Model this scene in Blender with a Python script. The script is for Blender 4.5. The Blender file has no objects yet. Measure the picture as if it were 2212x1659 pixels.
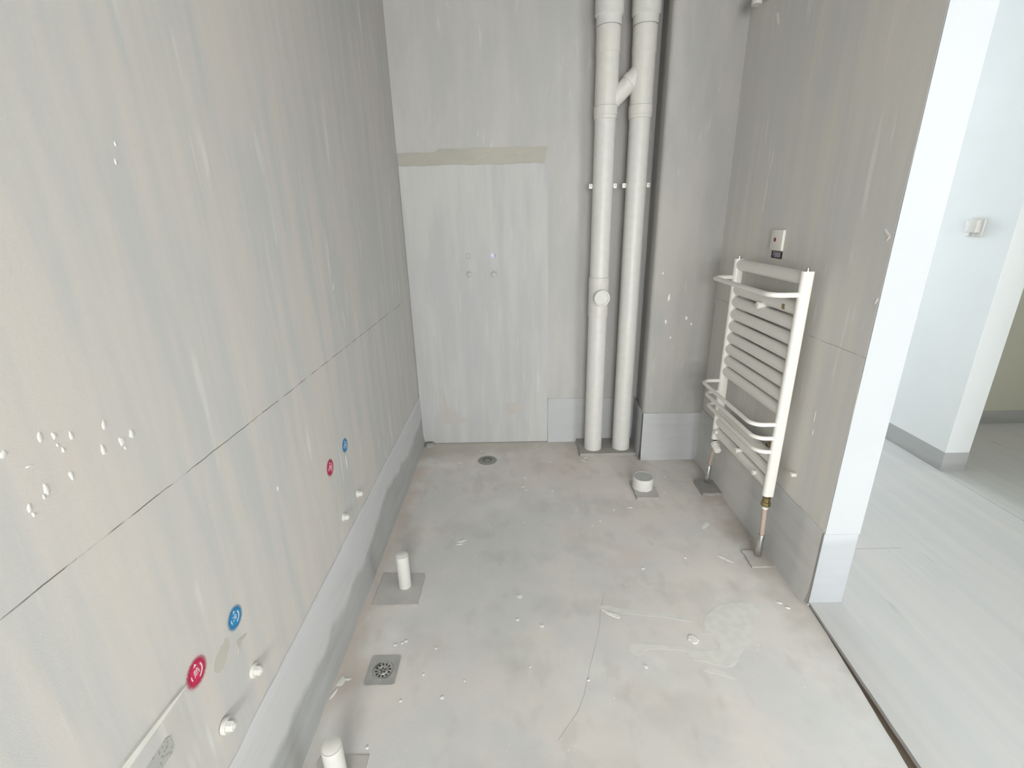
import bpy, bmesh, math, random
from mathutils import Vector, Matrix, noise as mnoise

# ------------------------------------------------------------------ camera, world, lights, exposure
SC = bpy.context.scene
COL = SC.collection
CAM_H = 1.40
F_PX, PITCH, YAW, ROLL = 1031.1, 0.3378017, -0.0075111, 0.0223974

def camera():
    cp, sp = math.cos(PITCH), math.sin(PITCH)
    f, r, d = Vector((0, cp, -sp)), Vector((1, 0, 0)), Vector((0, -sp, -cp))
    rz = Matrix.Rotation(-YAW, 3, 'Z')
    f, r, d = rz @ f, rz @ r, rz @ d
    c, s = math.cos(ROLL), math.sin(ROLL)
    r, d = c * r + s * d, -s * r + c * d
    m = Matrix((( r.x, -d.x, -f.x, 0), (r.y, -d.y, -f.y, 0), (r.z, -d.z, -f.z, CAM_H), (0, 0, 0, 1)))
    cd = bpy.data.cameras.new('camera')
    cd.sensor_width = 36.0
    cd.lens = 36.0 * F_PX / 2212.0
    cd.clip_start = 0.01
    co = bpy.data.objects.new('camera', cd)
    COL.objects.link(co)
    co.matrix_world = m
    SC.camera = co
camera()

w = bpy.data.worlds.new('sky'); SC.world = w; w.use_nodes = True
bg = w.node_tree.nodes['Background']
bg.inputs['Color'].default_value = (0.80, 0.88, 1.0, 1); bg.inputs['Strength'].default_value = 1.0

def area(name, loc, rot, sx, sy, power, col):
    l = bpy.data.lights.new(name, 'AREA'); l.shape = 'RECTANGLE'; l.size = sx; l.size_y = sy
    l.energy = power; l.color = col
    o = bpy.data.objects.new(name, l); COL.objects.link(o)
    o.location = loc; o.rotation_euler = rot
    return o
H = math.pi / 2
# added fill light outside an invented bathroom window, unseen behind the camera
area('added_fill_behind_camera', (0.20, -2.77, 1.40), (H, 0, 0), 1.25, 1.45, 96, (1.0, 0.995, 0.975))
# added light outside a living room window guessed from the brightly lit wall ends
area('added_living_light', (2.25, -3.55, 1.45), (H, 0, 0), 1.9, 2.1, 115, (0.95, 0.98, 1.0))
# added light outside a guessed, unseen window at the far end of the passage
area('added_passage_light', (1.80, 4.80, 1.45), (-H, 0, 0), 0.9, 1.7, 28, (0.93, 0.97, 1.0))
# added light for the left wall, outside an invented living room side window
area('added_living_side_light', (6.2, -1.75, 1.45), (H, 0, H), 2.6, 2.1, 52, (1.0, 1.0, 0.99))

# added light to lift the far room, outside an invented window
area('added_far_room_light', (5.25, 1.75, 1.5), (H, 0, H), 1.4, 1.3, 14, (1.0, 1.0, 0.95))

SC.cycles.caustics_reflective = False; SC.cycles.caustics_refractive = False
SC.cycles.max_bounces = 6; SC.cycles.glossy_bounces = 3; SC.cycles.transmission_bounces = 2
vs = SC.view_settings
vs.view_transform = 'Standard'; vs.look = 'None'; vs.gamma = 1.0; vs.use_curve_mapping = False
vs.exposure = 0.34

# ------------------------------------------------------------------ helpers
class B:
    """collects shapes for one mesh"""
    def __init__(self): self.bm = bmesh.new()
    def box(self, a, b, bev=0.0, seg=2):
        r = bmesh.ops.create_cube(self.bm, size=1.0)
        v = r['verts']
        for q in v:
            q.co = Vector(((a[i] + b[i]) / 2 + q.co[i] * (b[i] - a[i]) for i in range(3)))
        if bev:
            es = list({e for q in v for e in q.link_edges})
            bmesh.ops.bevel(self.bm, geom=es, offset=bev, segments=seg, profile=0.5, affect='EDGES')
        return self
    def tube(self, pts, r, seg=16, cap=True, ry=None, up=None):
        """swept circle (or ellipse r x ry) along pts; r may be a list"""
        pts = [Vector(p) for p in pts]
        n = len(pts)
        rr = r if isinstance(r, (list, tuple)) else [r] * n
        t0 = (pts[1] - pts[0]).normalized()
        u = Vector(up) if up else (Vector((0, 0, 1)) if abs(t0.z) < 0.9 else Vector((1, 0, 0)))
        rings = []
        for i, p in enumerate(pts):
            t = (pts[min(i + 1, n - 1)] - pts[max(i - 1, 0)]).normalized()
            u = (u - t * u.dot(t)).normalized()
            s = t.cross(u)
            ring = []
            for k in range(seg):
                a = 2 * math.pi * k / seg
                ring.append(self.bm.verts.new(p + s * math.cos(a) * rr[i] + u * math.sin(a) * (rr[i] if ry is None else ry)))
            rings.append(ring)
        for a, b in zip(rings[:-1], rings[1:]):
            for k in range(seg):
                self.bm.faces.new((a[k], a[(k + 1) % seg], b[(k + 1) % seg], b[k]))
        if cap:
            self.bm.faces.new(list(reversed(rings[0]))); self.bm.faces.new(rings[-1])
        return self
    def lathe(self, o, ax, prof, seg=32, cap=True):
        """profile [(dist along ax, radius)] from origin o"""
        o = Vector(o); ax = Vector(ax).normalized()
        u = Vector((0, 0, 1)) if abs(ax.z) < 0.9 else Vector((1, 0, 0))
        u = (u - ax * u.dot(ax)).normalized(); s = ax.cross(u)
        rings = []
        for d, r in prof:
            rings.append([self.bm.verts.new(o + ax * d + (s * math.cos(2 * math.pi * k / seg) + u * math.sin(2 * math.pi * k / seg)) * max(r, 1e-5)) for k in range(seg)])
        for a, b in zip(rings[:-1], rings[1:]):
            for k in range(seg):
                self.bm.faces.new((a[k], a[(k + 1) % seg], b[(k + 1) % seg], b[k]))
        if cap:
            self.bm.faces.new(list(reversed(rings[0]))); self.bm.faces.new(rings[-1])
        return self
    def prism(self, pts, vec):
        """closed polygon (3D points) extruded by vec"""
        vec = Vector(vec)
        a = [self.bm.verts.new(p) for p in pts]
        b = [self.bm.verts.new(Vector(p) + vec) for p in pts]
        n = len(a)
        self.bm.faces.new(list(reversed(a))); self.bm.faces.new(b)
        for i in range(n):
            self.bm.faces.new((a[i], a[(i + 1) % n], b[(i + 1) % n], b[i]))
        return self
    def grid(self, fn, nu, nv):
        vs_ = [[self.bm.verts.new(fn(i / nu, j / nv)) for j in range(nv + 1)] for i in range(nu + 1)]
        for i in range(nu):
            for j in range(nv):
                self.bm.faces.new((vs_[i][j], vs_[i + 1][j], vs_[i + 1][j + 1], vs_[i][j + 1]))
        return self

def link(name, me, m, parent=None):
    o = bpy.data.objects.new(name, me)
    COL.objects.link(o)
    if m is not None:
        me.materials.clear(); me.materials.append(m)
    if parent is not None:
        o.parent = parent
        o.matrix_parent_inverse = Matrix.Translation(-parent.location)
    return o

def obj(name, b, m, parent=None, smooth=True, label=None):
    bmesh.ops.recalc_face_normals(b.bm, faces=b.bm.faces)
    me = bpy.data.meshes.new(name)
    b.bm.to_mesh(me); b.bm.free()
    if smooth:
        me.shade_smooth(); me.set_sharp_from_angle(angle=math.radians(38))
    o = link(name, me, m, parent)
    if label: o['label'] = label
    return o

def tag(o, label, cat, group=None):
    o['label'] = label; o['category'] = cat
    if group: o['group'] = group
    return o
def thing(name, loc, label, cat, group=None):
    o = bpy.data.objects.new(name, None); COL.objects.link(o)
    o.location = loc; o.empty_display_size = 0.05
    return tag(o, label, cat, group)
def struct(o, label=None):
    o['kind'] = 'structure'
    if label: o['label'] = label
    return o

# ------------------------------------------------------------------ materials
def srgb(r, g, b):
    return tuple((c / 255 / 12.92 if c / 255 <= 0.04045 else ((c / 255 + 0.055) / 1.055) ** 2.4) for c in (r, g, b)) + (1,)

class NT:
    def __init__(self, name):
        self.m = bpy.data.materials.new(name); self.m.use_nodes = True
        self.t = self.m.node_tree; self.n = self.t.nodes; self.l = self.t.links
        self.bs = self.n['Principled BSDF']
        tc = self.n.new('ShaderNodeTexCoord'); self.co = tc.outputs['Object']
        sx = self.n.new('ShaderNodeSeparateXYZ'); self.l.new(self.co, sx.inputs[0])
        self.x, self.y, self.z = sx.outputs
    def _set(self, sock, v):
        if hasattr(v, 'is_linked') or isinstance(v, bpy.types.NodeSocket): self.l.new(v, sock)
        else: sock.default_value = v
    def noise(self, scale, st=(1, 1, 1), det=4, rough=0.55, off=(0, 0, 0)):
        mp = self.n.new('ShaderNodeMapping'); self.l.new(self.co, mp.inputs['Vector'])
        mp.inputs['Scale'].default_value = st; mp.inputs['Location'].default_value = off
        nz = self.n.new('ShaderNodeTexNoise'); self.l.new(mp.outputs[0], nz.inputs['Vector'])
        nz.inputs['Scale'].default_value = scale; nz.inputs['Detail'].default_value = det; nz.inputs['Roughness'].default_value = rough
        return nz.outputs['Fac']
    def step(self, v, lo, hi, a=0.0, b=1.0):
        mr = self.n.new('ShaderNodeMapRange'); mr.interpolation_type = 'SMOOTHSTEP'
        self._set(mr.inputs['Value'], v)
        mr.inputs['From Min'].default_value = lo; mr.inputs['From Max'].default_value = hi
        mr.inputs['To Min'].default_value = a; mr.inputs['To Max'].default_value = b
        return mr.outputs['Result']
    def math(self, op, a, b=0.0, c=None):
        m = self.n.new('ShaderNodeMath'); m.operation = op
        self._set(m.inputs[0], a); self._set(m.inputs[1], b)
        if c is not None: self._set(m.inputs[2], c)
        return m.outputs[0]
    def mix(self, f, a, b):
        m = self.n.new('ShaderNodeMix'); m.data_type = 'RGBA'
        self._set(m.inputs[0], f); self._set(m.inputs[6], a); self._set(m.inputs[7], b)
        return m.outputs[2]
    def bump(self, h, strength=0.2, dist=0.004):
        b = self.n.new('ShaderNodeBump'); self._set(b.inputs['Height'], h)
        b.inputs['Strength'].default_value = strength; b.inputs['Distance'].default_value = dist
        self.l.new(b.outputs[0], self.bs.inputs['Normal'])
    def done(self, col, rough=0.85, metal=0.0, spec=0.3):
        self._set(self.bs.inputs['Base Color'], col); self._set(self.bs.inputs['Roughness'], rough)
        self.bs.inputs['Metallic'].default_value = metal
        self.bs.inputs['Specular IOR Level'].default_value = spec
        return self.m

def plain(name, col, rough=0.4, metal=0.0, spec=0.5, var=0.03):
    t = NT(name)
    n = t.noise(35, det=0)
    c2 = tuple(max(0, c * (1 - 3 * var)) for c in col[:3]) + (1,)
    return t.done(t.mix(t.step(n, 0.3, 0.7), c2, col), rough, metal, spec)

def cement(name, cool, warm, pale, st, line=None, streak=0.5, seed=0.0, band=None, stain=None, grain=0.5):
    """trowelled cement: broad mottling, streaks drawn along one axis, pale scratches, grain"""
    t = NT(name)
    big = t.noise(2.1, (1, 1, 0.5), 2, off=(seed, seed * 2, 0))
    strk = t.noise(13, st, 3, 0.6, off=(seed, 0, seed))
    strk2 = t.noise(30, st, 2, 0.6, off=(0, seed, 0))
    f = t.math('ADD', t.math('MULTIPLY', big, 0.5), t.math('MULTIPLY', strk, streak))
    f = t.math('DIVIDE', f, 0.5 + streak)
    col = t.mix(t.step(f, 0.38, 0.62), cool, warm)
    if band is not None:
        bm_ = t.step(t.math('ADD', t.y, t.math('MULTIPLY', t.math('SUBTRACT', strk, 0.5), 0.25)), band[0] - 0.03, band[0] + 0.03)
        col = t.mix(t.math('MULTIPLY', bm_, band[2]), col, band[1])
    sc = t.math('MULTIPLY', t.step(strk2, 0.60, 0.74), t.step(t.noise(3.1, det=2, off=(seed, 1, 2)), 0.42, 0.62))
    col = t.mix(t.math('MULTIPLY', sc, 0.55), col, pale)
    gr = t.noise(620, det=2, rough=0.7)
    dark = tuple(c * 0.80 for c in cool[:3]) + (1,)
    col = t.mix(t.math('MULTIPLY', t.step(gr, 0.52, 0.75), grain), col, dark)
    if stain is not None:
        sn = t.step(t.noise(stain[1], det=4, off=(3.3, seed, 1)), stain[2], stain[3])
        col = t.mix(t.math('MULTIPLY', sn, stain[4]), col, stain[0])
    if line is not None:
        wob = t.math('MULTIPLY', t.math('SUBTRACT', t.noise(14, det=3), 0.5), 0.006)
        dz = t.math('ABSOLUTE', t.math('SUBTRACT', t.math('ADD', t.z, wob), line[0]))
        m = t.step(dz, 0.0004, 0.0017, 1, 0)
        m = t.math('MULTIPLY', m, t.step(t.noise(16, det=3, off=(5, 5, 5)), 0.36, 0.56, 0.15, 1))
        m = t.math('MULTIPLY', m, t.step(t.y, line[1], line[1] + 0.05, 1, 0))
        col = t.mix(m, col, line[2])
    h = t.math('ADD', t.math('MULTIPLY', strk, 0.8), t.math('MULTIPLY', gr, 0.12))
    t.bump(h, 0.25, 0.004)
    return t.done(col, 0.88, 0, 0.25)

LINE = srgb(112, 108, 102)
M = {}
M['cem_left'] = cement('cement_left', srgb(198, 199, 197), srgb(211, 206, 200), srgb(230, 230, 226), (1, 1, 0.10), (0.963, 2.62, LINE), 0.9, 0.0, (1.56, srgb(195, 196, 195), 0.1), grain=0.25)
M['cem_back'] = cement('cement_back', srgb(184, 184, 182), srgb(194, 192, 188), srgb(208, 207, 205), (1, 1, 0.2), None, 0.35, 4.0, grain=0.3)
M['cem_box'] = cement('cement_box', srgb(170, 170, 168), srgb(182, 180, 175), srgb(197, 196, 193), (1, 1, 0.2), None, 0.35, 7.0, grain=0.45)
M['cem_right'] = cement('cement_right', srgb(213, 213, 210), srgb(223, 220, 213), srgb(240, 239, 236), (1, 1, 0.10), (0.963, 3.5, srgb(162, 159, 152)), 0.8, 11.0, grain=0.55)
M['cem_patch'] = cement('cement_patch', srgb(186, 187, 187), srgb(197, 197, 195), srgb(210, 210, 209), (1, 1, 0.12), None, 0.9, 2.0, grain=0.2)
M['cem_band'] = cement('cement_band', srgb(174, 172, 163), srgb(183, 180, 170), srgb(192, 190, 182), (0.3, 1, 1), None, 0.5, 6.0, grain=0.35)
M['ceil'] = cement('cement_ceiling', srgb(126, 126, 124), srgb(140, 138, 135), srgb(157, 157, 155), (1, 1, 1), None, 0.3, 9.0)
M['dirt'] = cement('dirt', srgb(92, 82, 70), srgb(120, 106, 92), srgb(140, 128, 112), (1, 0.2, 1), None, 0.6, 1.0)

def skirt(name, light, dark, zc, amp, k, blotch=False):
    """grey waterproof mortar brushed on, with a wavy darker wash over part of it"""
    t = NT(name)
    n = t.noise(2.4, (1, 1, 0.2), 3, off=(k, k, k))
    st = t.noise(10, (0.35, 0.35, 2.5), 4, off=(0, k, 0))
    v = t.math('ADD', t.z, t.math('MULTIPLY', t.math('SUBTRACT', n, 0.5), amp))
    f = t.math('MULTIPLY', t.step(n, 0.40, 0.62) if blotch else t.step(v, zc - 0.025, zc + 0.02, 1, 0), 0.7 if blotch else 0.85)
    f = t.math('ADD', f, t.math('MULTIPLY', t.math('SUBTRACT', st, 0.5), 0.9))
    col = t.mix(f, light, dark)
    gr = t.noise(600, det=2, rough=0.7)
    col = t.mix(t.math('MULTIPLY', t.step(gr, 0.55, 0.78), 0.2), col, dark)
    t.bump(st, 0.25, 0.006)
    return t.done(col, 0.8, 0, 0.3)
M['skirt_left'] = skirt('mortar_skirting_left', srgb(209, 210, 211), srgb(175, 177, 175), 0.17, 0.30, 0.0)
M['skirt'] = skirt('mortar_skirting', srgb(190, 192, 193), srgb(168, 170, 170), 0.10, 0.5, 5.0, True)
M['skirt_right'] = skirt('mortar_skirting_right', srgb(214, 213, 209), srgb(188, 190, 190), 0.10, 0.5, 9.0, True)
M['skirt_white'] = skirt('bare_plaster_skirting', srgb(184, 187, 190), srgb(172, 175, 178), 0.29, 0.06, 2.0)
M['skirt_corr'] = skirt('corridor_skirting', srgb(176, 177, 176), srgb(160, 161, 160), 0.05, 0.2, 8.0)

def floor_mat():
    t = NT('floor_screed')
    big = t.noise(1.3, det=3, rough=0.6, off=(2, 1, 0))
    mid = t.noise(6, (1, 1, 1), 5, 0.65)
    f = t.math('ADD', t.math('MULTIPLY', big, 0.65), t.math('MULTIPLY', mid, 0.35))
    col = t.mix(t.step(f, 0.36, 0.62), srgb(215, 216, 214), srgb(230, 224, 218))
    # rusty and ochre stains where water dried
    s1 = t.step(t.noise(2.2, det=4, off=(9, 4, 0)), 0.54, 0.72)
    col = t.mix(t.math('MULTIPLY', s1, 0.5), col, srgb(218, 206, 197))
    s2 = t.step(t.noise(3.7, det=3, off=(1, 14, 0)), 0.57, 0.75)
    col = t.mix(t.math('MULTIPLY', s2, 0.45), col, srgb(197, 194, 183))
    s3 = t.step(t.noise(3.0, det=3, off=(21, 4, 0)), 0.55, 0.72)
    col = t.mix(t.math('MULTIPLY', s3, 0.4), col, srgb(241, 241, 237))
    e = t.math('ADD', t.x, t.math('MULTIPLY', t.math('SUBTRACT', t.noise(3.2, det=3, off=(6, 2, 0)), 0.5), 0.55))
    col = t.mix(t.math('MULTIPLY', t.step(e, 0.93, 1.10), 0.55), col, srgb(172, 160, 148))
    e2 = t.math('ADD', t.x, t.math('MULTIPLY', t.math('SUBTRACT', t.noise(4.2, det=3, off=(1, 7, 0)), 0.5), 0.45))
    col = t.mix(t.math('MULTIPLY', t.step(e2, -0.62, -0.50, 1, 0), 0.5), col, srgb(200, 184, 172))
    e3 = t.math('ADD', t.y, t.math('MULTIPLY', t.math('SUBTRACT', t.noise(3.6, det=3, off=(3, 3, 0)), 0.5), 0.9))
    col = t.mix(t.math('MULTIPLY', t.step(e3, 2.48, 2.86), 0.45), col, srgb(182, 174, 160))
    s5 = t.step(t.noise(4.6, (1, 1, 1), 3, off=(12, 8, 0)), 0.50, 0.68)
    col = t.mix(t.math('MULTIPLY', s5, 0.26), col, srgb(184, 184, 181))
    s6 = t.step(t.noise(11, (1, 0.5, 1), 3, off=(2, 18, 0)), 0.55, 0.70)
    col = t.mix(t.math('MULTIPLY', s6, 0.2), col, srgb(178, 172, 163))
    # specks of splashed plaster
    vo = t.n.new('ShaderNodeTexVoronoi'); vo.inputs['Scale'].default_value = 26
    t.l.new(t.co, vo.inputs['Vector'])
    sp = t.math('MULTIPLY', t.step(vo.outputs['Distance'], 0.05, 0.09, 1, 0), t.step(t.noise(7, det=2, off=(4, 4, 4)), 0.55, 0.62))
    col = t.mix(t.math('MULTIPLY', sp, 0.8), col, srgb(244, 244, 244))
    gr = t.noise(520, det=2, rough=0.7)
    col = t.mix(t.math('MULTIPLY', t.step(gr, 0.5, 0.8), 0.35), col, srgb(169, 167, 162))
    t.bump(t.math('ADD', mid, t.math('MULTIPLY', gr, 0.25)), 0.25, 0.004)
    return t.done(col, 0.8, 0, 0.3)
M['floor'] = floor_mat()

def corr_floor():
    t = NT('corridor_screed')
    st = t.noise(16, (1, 0.06, 1), 4, 0.6)
    big = t.noise(1.2, det=4)
    f = t.math('ADD', t.math('MULTIPLY', st, 0.6), t.math('MULTIPLY', big, 0.4))
    col = t.mix(t.step(f, 0.36, 0.64), srgb(196, 197, 196), srgb(205, 203, 200))
    sc = t.math('MULTIPLY', t.step(t.noise(26, (1, 0.08, 1), 3, off=(3, 0, 0)), 0.66, 0.74), t.step(t.noise(4, det=2), 0.5, 0.6))
    col = t.mix(t.math('MULTIPLY', sc, 0.5), col, srgb(160, 160, 158))
    t.bump(st, 0.15, 0.003)
    return t.done(col, 0.8, 0, 0.3)
M['corr_floor'] = corr_floor()

def paint(name, col):
    t = NT(name)
    n = t.noise(2.0, det=3)
    c = t.mix(t.step(n, 0.35, 0.65), tuple(x * 0.965 for x in col[:3]) + (1,), col)
    t.bump(t.noise(90, det=0), 0.08, 0.002)
    return t.done(c, 0.7, 0, 0.3)
M['white'] = paint('white_wall_paint', srgb(232, 235, 235))
M['reveal'] = paint('reveal_paint_greyed', srgb(188, 191, 193))  # wall white greyed in colour to offset the strong light on the reveal
M['room_wall'] = paint('greenish_wall_paint', srgb(205, 205, 190))
M['pvc'] = plain('white_pvc', srgb(214, 213, 208), 0.42, var=0.012)
M['pvc_old'] = plain('cream_pvc', srgb(213, 211, 205), 0.42, var=0.012)
M['pvc_grey'] = plain('pale_grey_plastic_cap', srgb(186, 188, 184), 0.5, var=0.01)
M['enamel'] = plain('white_enamel', srgb(238, 236, 230), 0.28, var=0.006)
M['chrome'] = plain('chrome', srgb(205, 205, 203), 0.18, 1.0, var=0.02)
M['steel'] = plain('brushed_steel', srgb(196, 197, 194), 0.42, 0.55, var=0.03)
M['brass'] = plain('brass', srgb(170, 156, 112), 0.32, 1.0, var=0.1)
M['pex'] = plain('beige_plastic_pipe', srgb(190, 172, 158), 0.45, var=0.03)
M['black'] = plain('black_rubber', srgb(28, 27, 30), 0.55)
M['red'] = plain('red_button', srgb(140, 34, 34), 0.4)
M['mark_white'] = plain('bare_plaster_stencil', srgb(226, 222, 218), 0.8)
M['chip'] = plain('white_plaster_chip', srgb(240, 239, 235), 0.85, var=0.02)
M['smear'] = plain('plaster_smear', srgb(227, 226, 220), 0.85, var=0.02)
M['lilac'] = plain('pale_print', srgb(200, 188, 208), 0.6)
M['crackm'] = plain('crack_grey', srgb(178, 174, 168), 0.9)  # one grey for the crack, the floor joints and the sticker ring
M['pad'] = cement('mortar_pad', srgb(180, 180, 178), srgb(191, 188, 183), srgb(208, 207, 204), (1, 1, 1), None, 0.4, 3.0, grain=0.35)
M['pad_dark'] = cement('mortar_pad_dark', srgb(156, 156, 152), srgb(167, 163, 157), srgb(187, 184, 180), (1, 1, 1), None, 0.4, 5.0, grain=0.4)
M['pad_soft'] = cement('mortar_pad_soft', srgb(186, 186, 183), srgb(196, 193, 187), srgb(206, 204, 200), (1, 1, 1), None, 0.4, 3.0, grain=0.35)
M['scar'] = cement('scraped_plaster', srgb(190, 188, 180), srgb(197, 193, 184), srgb(205, 203, 198), (1, 1, 1), None, 0.4, 6.0, grain=0.2)
M['chase'] = cement('chase_fill', srgb(208, 207, 204), srgb(216, 214, 208), srgb(230, 228, 224), (1, 1, 0.3), None, 0.4, 8.0, grain=0.2)

def spray(name, col):
    """sprayed paint: opaque middle, thinning into dots towards the rim (object space, centre at origin)"""
    t = NT(name)
    ln = t.n.new('ShaderNodeVectorMath'); ln.operation = 'LENGTH'; t.l.new(t.co, ln.inputs[0])
    r = t.math('ADD', ln.outputs['Value'], t.math('MULTIPLY', t.math('SUBTRACT', t.noise(260, det=3), 0.5), 0.024))
    a = t.step(r, 0.022, 0.049, 1, 0)
    t.l.new(a, t.bs.inputs['Alpha'])
    return t.done(t.mix(t.noise(40, det=3), col, tuple(min(1, c * 1.25 + 0.02) for c in col[:3]) + (1,)), 0.7, 0, 0.3)
M['spray_red'] = spray('red_spray_paint', srgb(192, 34, 84))
M['spray_blue'] = spray('blue_spray_paint', srgb(36, 132, 184))

# ------------------------------------------------------------------ the setting
XL, XR, YB, YX = -0.615, 1.085, 2.84, 2.57      # left wall, right wall, back wall, boxed shaft front
ZC = 2.72                                        # ceiling
YD0, YD1 = -0.60, 1.418                          # wide opening to the passage
YF = -2.60                                       # wall behind the camera
XW = 1.207                                       # passage side of the right wall
XC, XC2 = 2.358, 2.490                           # passage wall towards the far room
YC = 2.352                                       # its end face

floor = struct(obj('floor', B().prism([(x, y, -0.12) for x, y in [(XL, YF), (XR + 0.002, YF), (XR + 0.002, YD0)] + [(1.086 - 0.068 * (YD1 - y) - 0.004 - 0.040 * min(1, max(0, (YD1 - 0.05 - y) / 0.75)) ** 1.3 - 0.003 * mnoise.noise(Vector((y * 16, 2, 7))), y) for y in [YD0 + (YD1 - YD0) * k / 60 for k in range(61)]] + [(XR + 0.002, YD1 + 0.01), (XR + 0.002, YB), (XL, YB)]], (0, 0, 0.12)), M['floor'], smooth=False), 'bare grey cement bathroom floor with dried stains')
wall_left = struct(obj('wall_left', B().box((XL - 0.12, YF, 0), (XL, YB, ZC)), M['cem_left'], smooth=False), 'trowelled grey cement wall with a level line')
wall_back = struct(obj('wall_back', B().box((XL - 0.12, YB, 0), (XW, YB + 0.12, ZC)), M['cem_back'], smooth=False), 'bare cement back wall behind the drain pipes')
# boxed-in shaft beside the pipes, with a rounded plastered edge
def shaft():
    r = 0.022
    pts = [(XR, YB, 0), (0.768, YB, 0)]
    cx_, cy_ = 0.742 + r, YX + r
    for k in range(7):
        a = math.pi + H * k / 6
        pts.append((cx_ + r * math.cos(a), cy_ + r * math.sin(a), 0))
    pts.append((XR, YX, 0))
    return B().prism(pts, (0, 0, ZC))
shaft_o = struct(obj('wall_shaft', shaft(), M['cem_box']), 'cement-plastered box corner beside the drain pipes')

# right wall: cement on the bathroom side, ragged plaster edge at the doorway, white paint in the reveal
def right_wall():
    b = B()
    random.seed(4)
    n = 44
    edge = []
    for k in range(n + 1):
        z = ZC * k / n
        edge.append((XR, YD1 + 0.003 + 0.004 * mnoise.noise(Vector((z * 7, 3, 0))) + 0.0015 * random.uniform(-1, 1), z))
    pts = edge + [(XR, YB, ZC), (XR, YB, 0)]
    return b.prism(pts, (0.004, 0, 0)).box((XR + 0.004, YD1 + 0.002, 0), (XW - 0.002, 4.6, ZC))
wall_right = struct(obj('wall_right', right_wall(), M['cem_right'], smooth=False), 'darker bare cement wall behind the towel radiator')
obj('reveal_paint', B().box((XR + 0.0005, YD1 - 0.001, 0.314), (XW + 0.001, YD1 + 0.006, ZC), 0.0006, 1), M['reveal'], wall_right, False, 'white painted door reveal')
obj('reveal_base', B().box((XR - 0.001, YD1 - 0.0005, 0.0), (XW - 0.001, YD1 + 0.008, 0.3135), 0.002, 2), M['skirt_white'], wall_right, True, 'unpainted pale plaster foot of the door reveal')
obj('passage_paint', B().box((XW - 0.002, YD1 + 0.004, 0.12), (XW + 0.001, 4.6, ZC)), M['white'], wall_right, False)
struct(obj('wall_right_front', B().box((XR, YF, 0), (XW, YD0, ZC)), M['cem_right'], smooth=False), 'cement wall on the near side of the doorway')
struct(obj('wall_right_lintel', B().box((XR, YD0, 2.25), (XW, YD1, ZC)), M['cem_right'], smooth=False), 'cement lintel over the doorway')
# wall behind the camera, with an invented window for the fill light
WX0, WX1, WZ0, WZ1 = -0.45, 0.85, 0.65, 2.15
b = B()
b.box((XL - 0.12, YF - 0.12, 0), (WX0, YF, ZC)); b.box((WX1, YF - 0.12, 0), (XW, YF, ZC))
b.box((WX0, YF - 0.12, 0), (WX1, YF, WZ0)); b.box((WX0, YF - 0.12, WZ1), (WX1, YF, ZC))
struct(obj('wall_front', b, M['cem_back'], smooth=False), 'cement wall with an added, unseen window behind the viewer')
b = B(); s = 0.045
b.box((WX0, YF - 0.09, WZ0), (WX0 + s, YF - 0.04, WZ1)); b.box((WX1 - s, YF - 0.09, WZ0), (WX1, YF - 0.04, WZ1))
b.box((WX0 + s, YF - 0.09, WZ0), (WX1 - s, YF - 0.04, WZ0 + s)); b.box((WX0 + s, YF - 0.09, WZ1 - s), (WX1 - s, YF - 0.04, WZ1))
struct(obj('added_window_1', b, M['enamel'], smooth=False), 'white frame of the added window behind the viewer')
struct(obj('ceiling', B().box((XL - 0.12, YF - 0.12, ZC), (XW, YB + 0.12, ZC + 0.1)), M['ceil'], smooth=False), 'dark bare concrete ceiling')

# back wall: plastered-over opening and the mortar band above it
def ragged(x0, x1, z0, z1, y, th, amp, seed, n=40):
    """a thin plastered panel on the back wall with slightly ragged edges"""
    def j(k, s_): return amp * mnoise.noise(Vector((k * 0.37 + seed, s_ * 5.1, seed)))
    pts = []
    for k in range(n): pts.append((x0 + (x1 - x0) * k / n, y, z0 + j(k, 1)))
    for k in range(n): pts.append((x1 + j(k, 2) * 0.5, y, z0 + (z1 - z0) * k / n))
    for k in range(n): pts.append((x1 + (x0 - x1) * k / n, y, z1 + j(k, 3)))
    for k in range(n): pts.append((x0, y, z1 + (z0 - z1) * k / n))
    return B().prism(pts, (0, -th, 0))
obj('cement_patch', ragged(XL + 0.004, 0.203, 0.006, 1.668, YB + 0.001, 0.009, 0.006, 1), M['cem_patch'], wall_back, True, 'tall smooth light grey cement patch in the corner')
def band():
    n = 40
    pts = [(XL + 0.003 + (0.198 - XL) * k / n, YB + 0.001, 1.664) for k in range(n)]
    for k in range(n + 1):
        x = 0.199 - (0.196 - XL) * k / n
        z = 1.745 + (0.004 if x > -0.4 else -0.012) + 0.006 * mnoise.noise(Vector((x * 9, 2, 0)))
        pts.append((x, YB + 0.001, z))
    return B().prism(pts, (0, -0.005, 0))
obj('mortar_band', band(), M['cem_band'], wall_back, True, 'olive-grey mortar band above the cement patch')
obj('dark_patch', B().prism([(x, YB - 0.0075, z) for x, z in [(-0.062, 0.276), (-0.01, 0.280), (0.05, 0.279), (0.048, 0.222), (0.0, 0.205), (-0.059, 0.196)]], (0, -0.0012, 0)), M['pad'], wall_back, False, 'small darker mortar patch low on the cement patch')
# low mortar strips left at the foot of the patch
obj('mortar_strip', B().prism([(-0.475, YB - 0.0075, 0.135), (-0.36, YB - 0.0075, 0.142), (-0.30, YB - 0.0075, 0.16), (-0.36, YB - 0.0075, 0.19), (-0.43, YB - 0.0075, 0.25), (-0.462, YB - 0.0075, 0.42)], (0, -0.001, 0)), M['pad'], wall_back, False)

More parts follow.
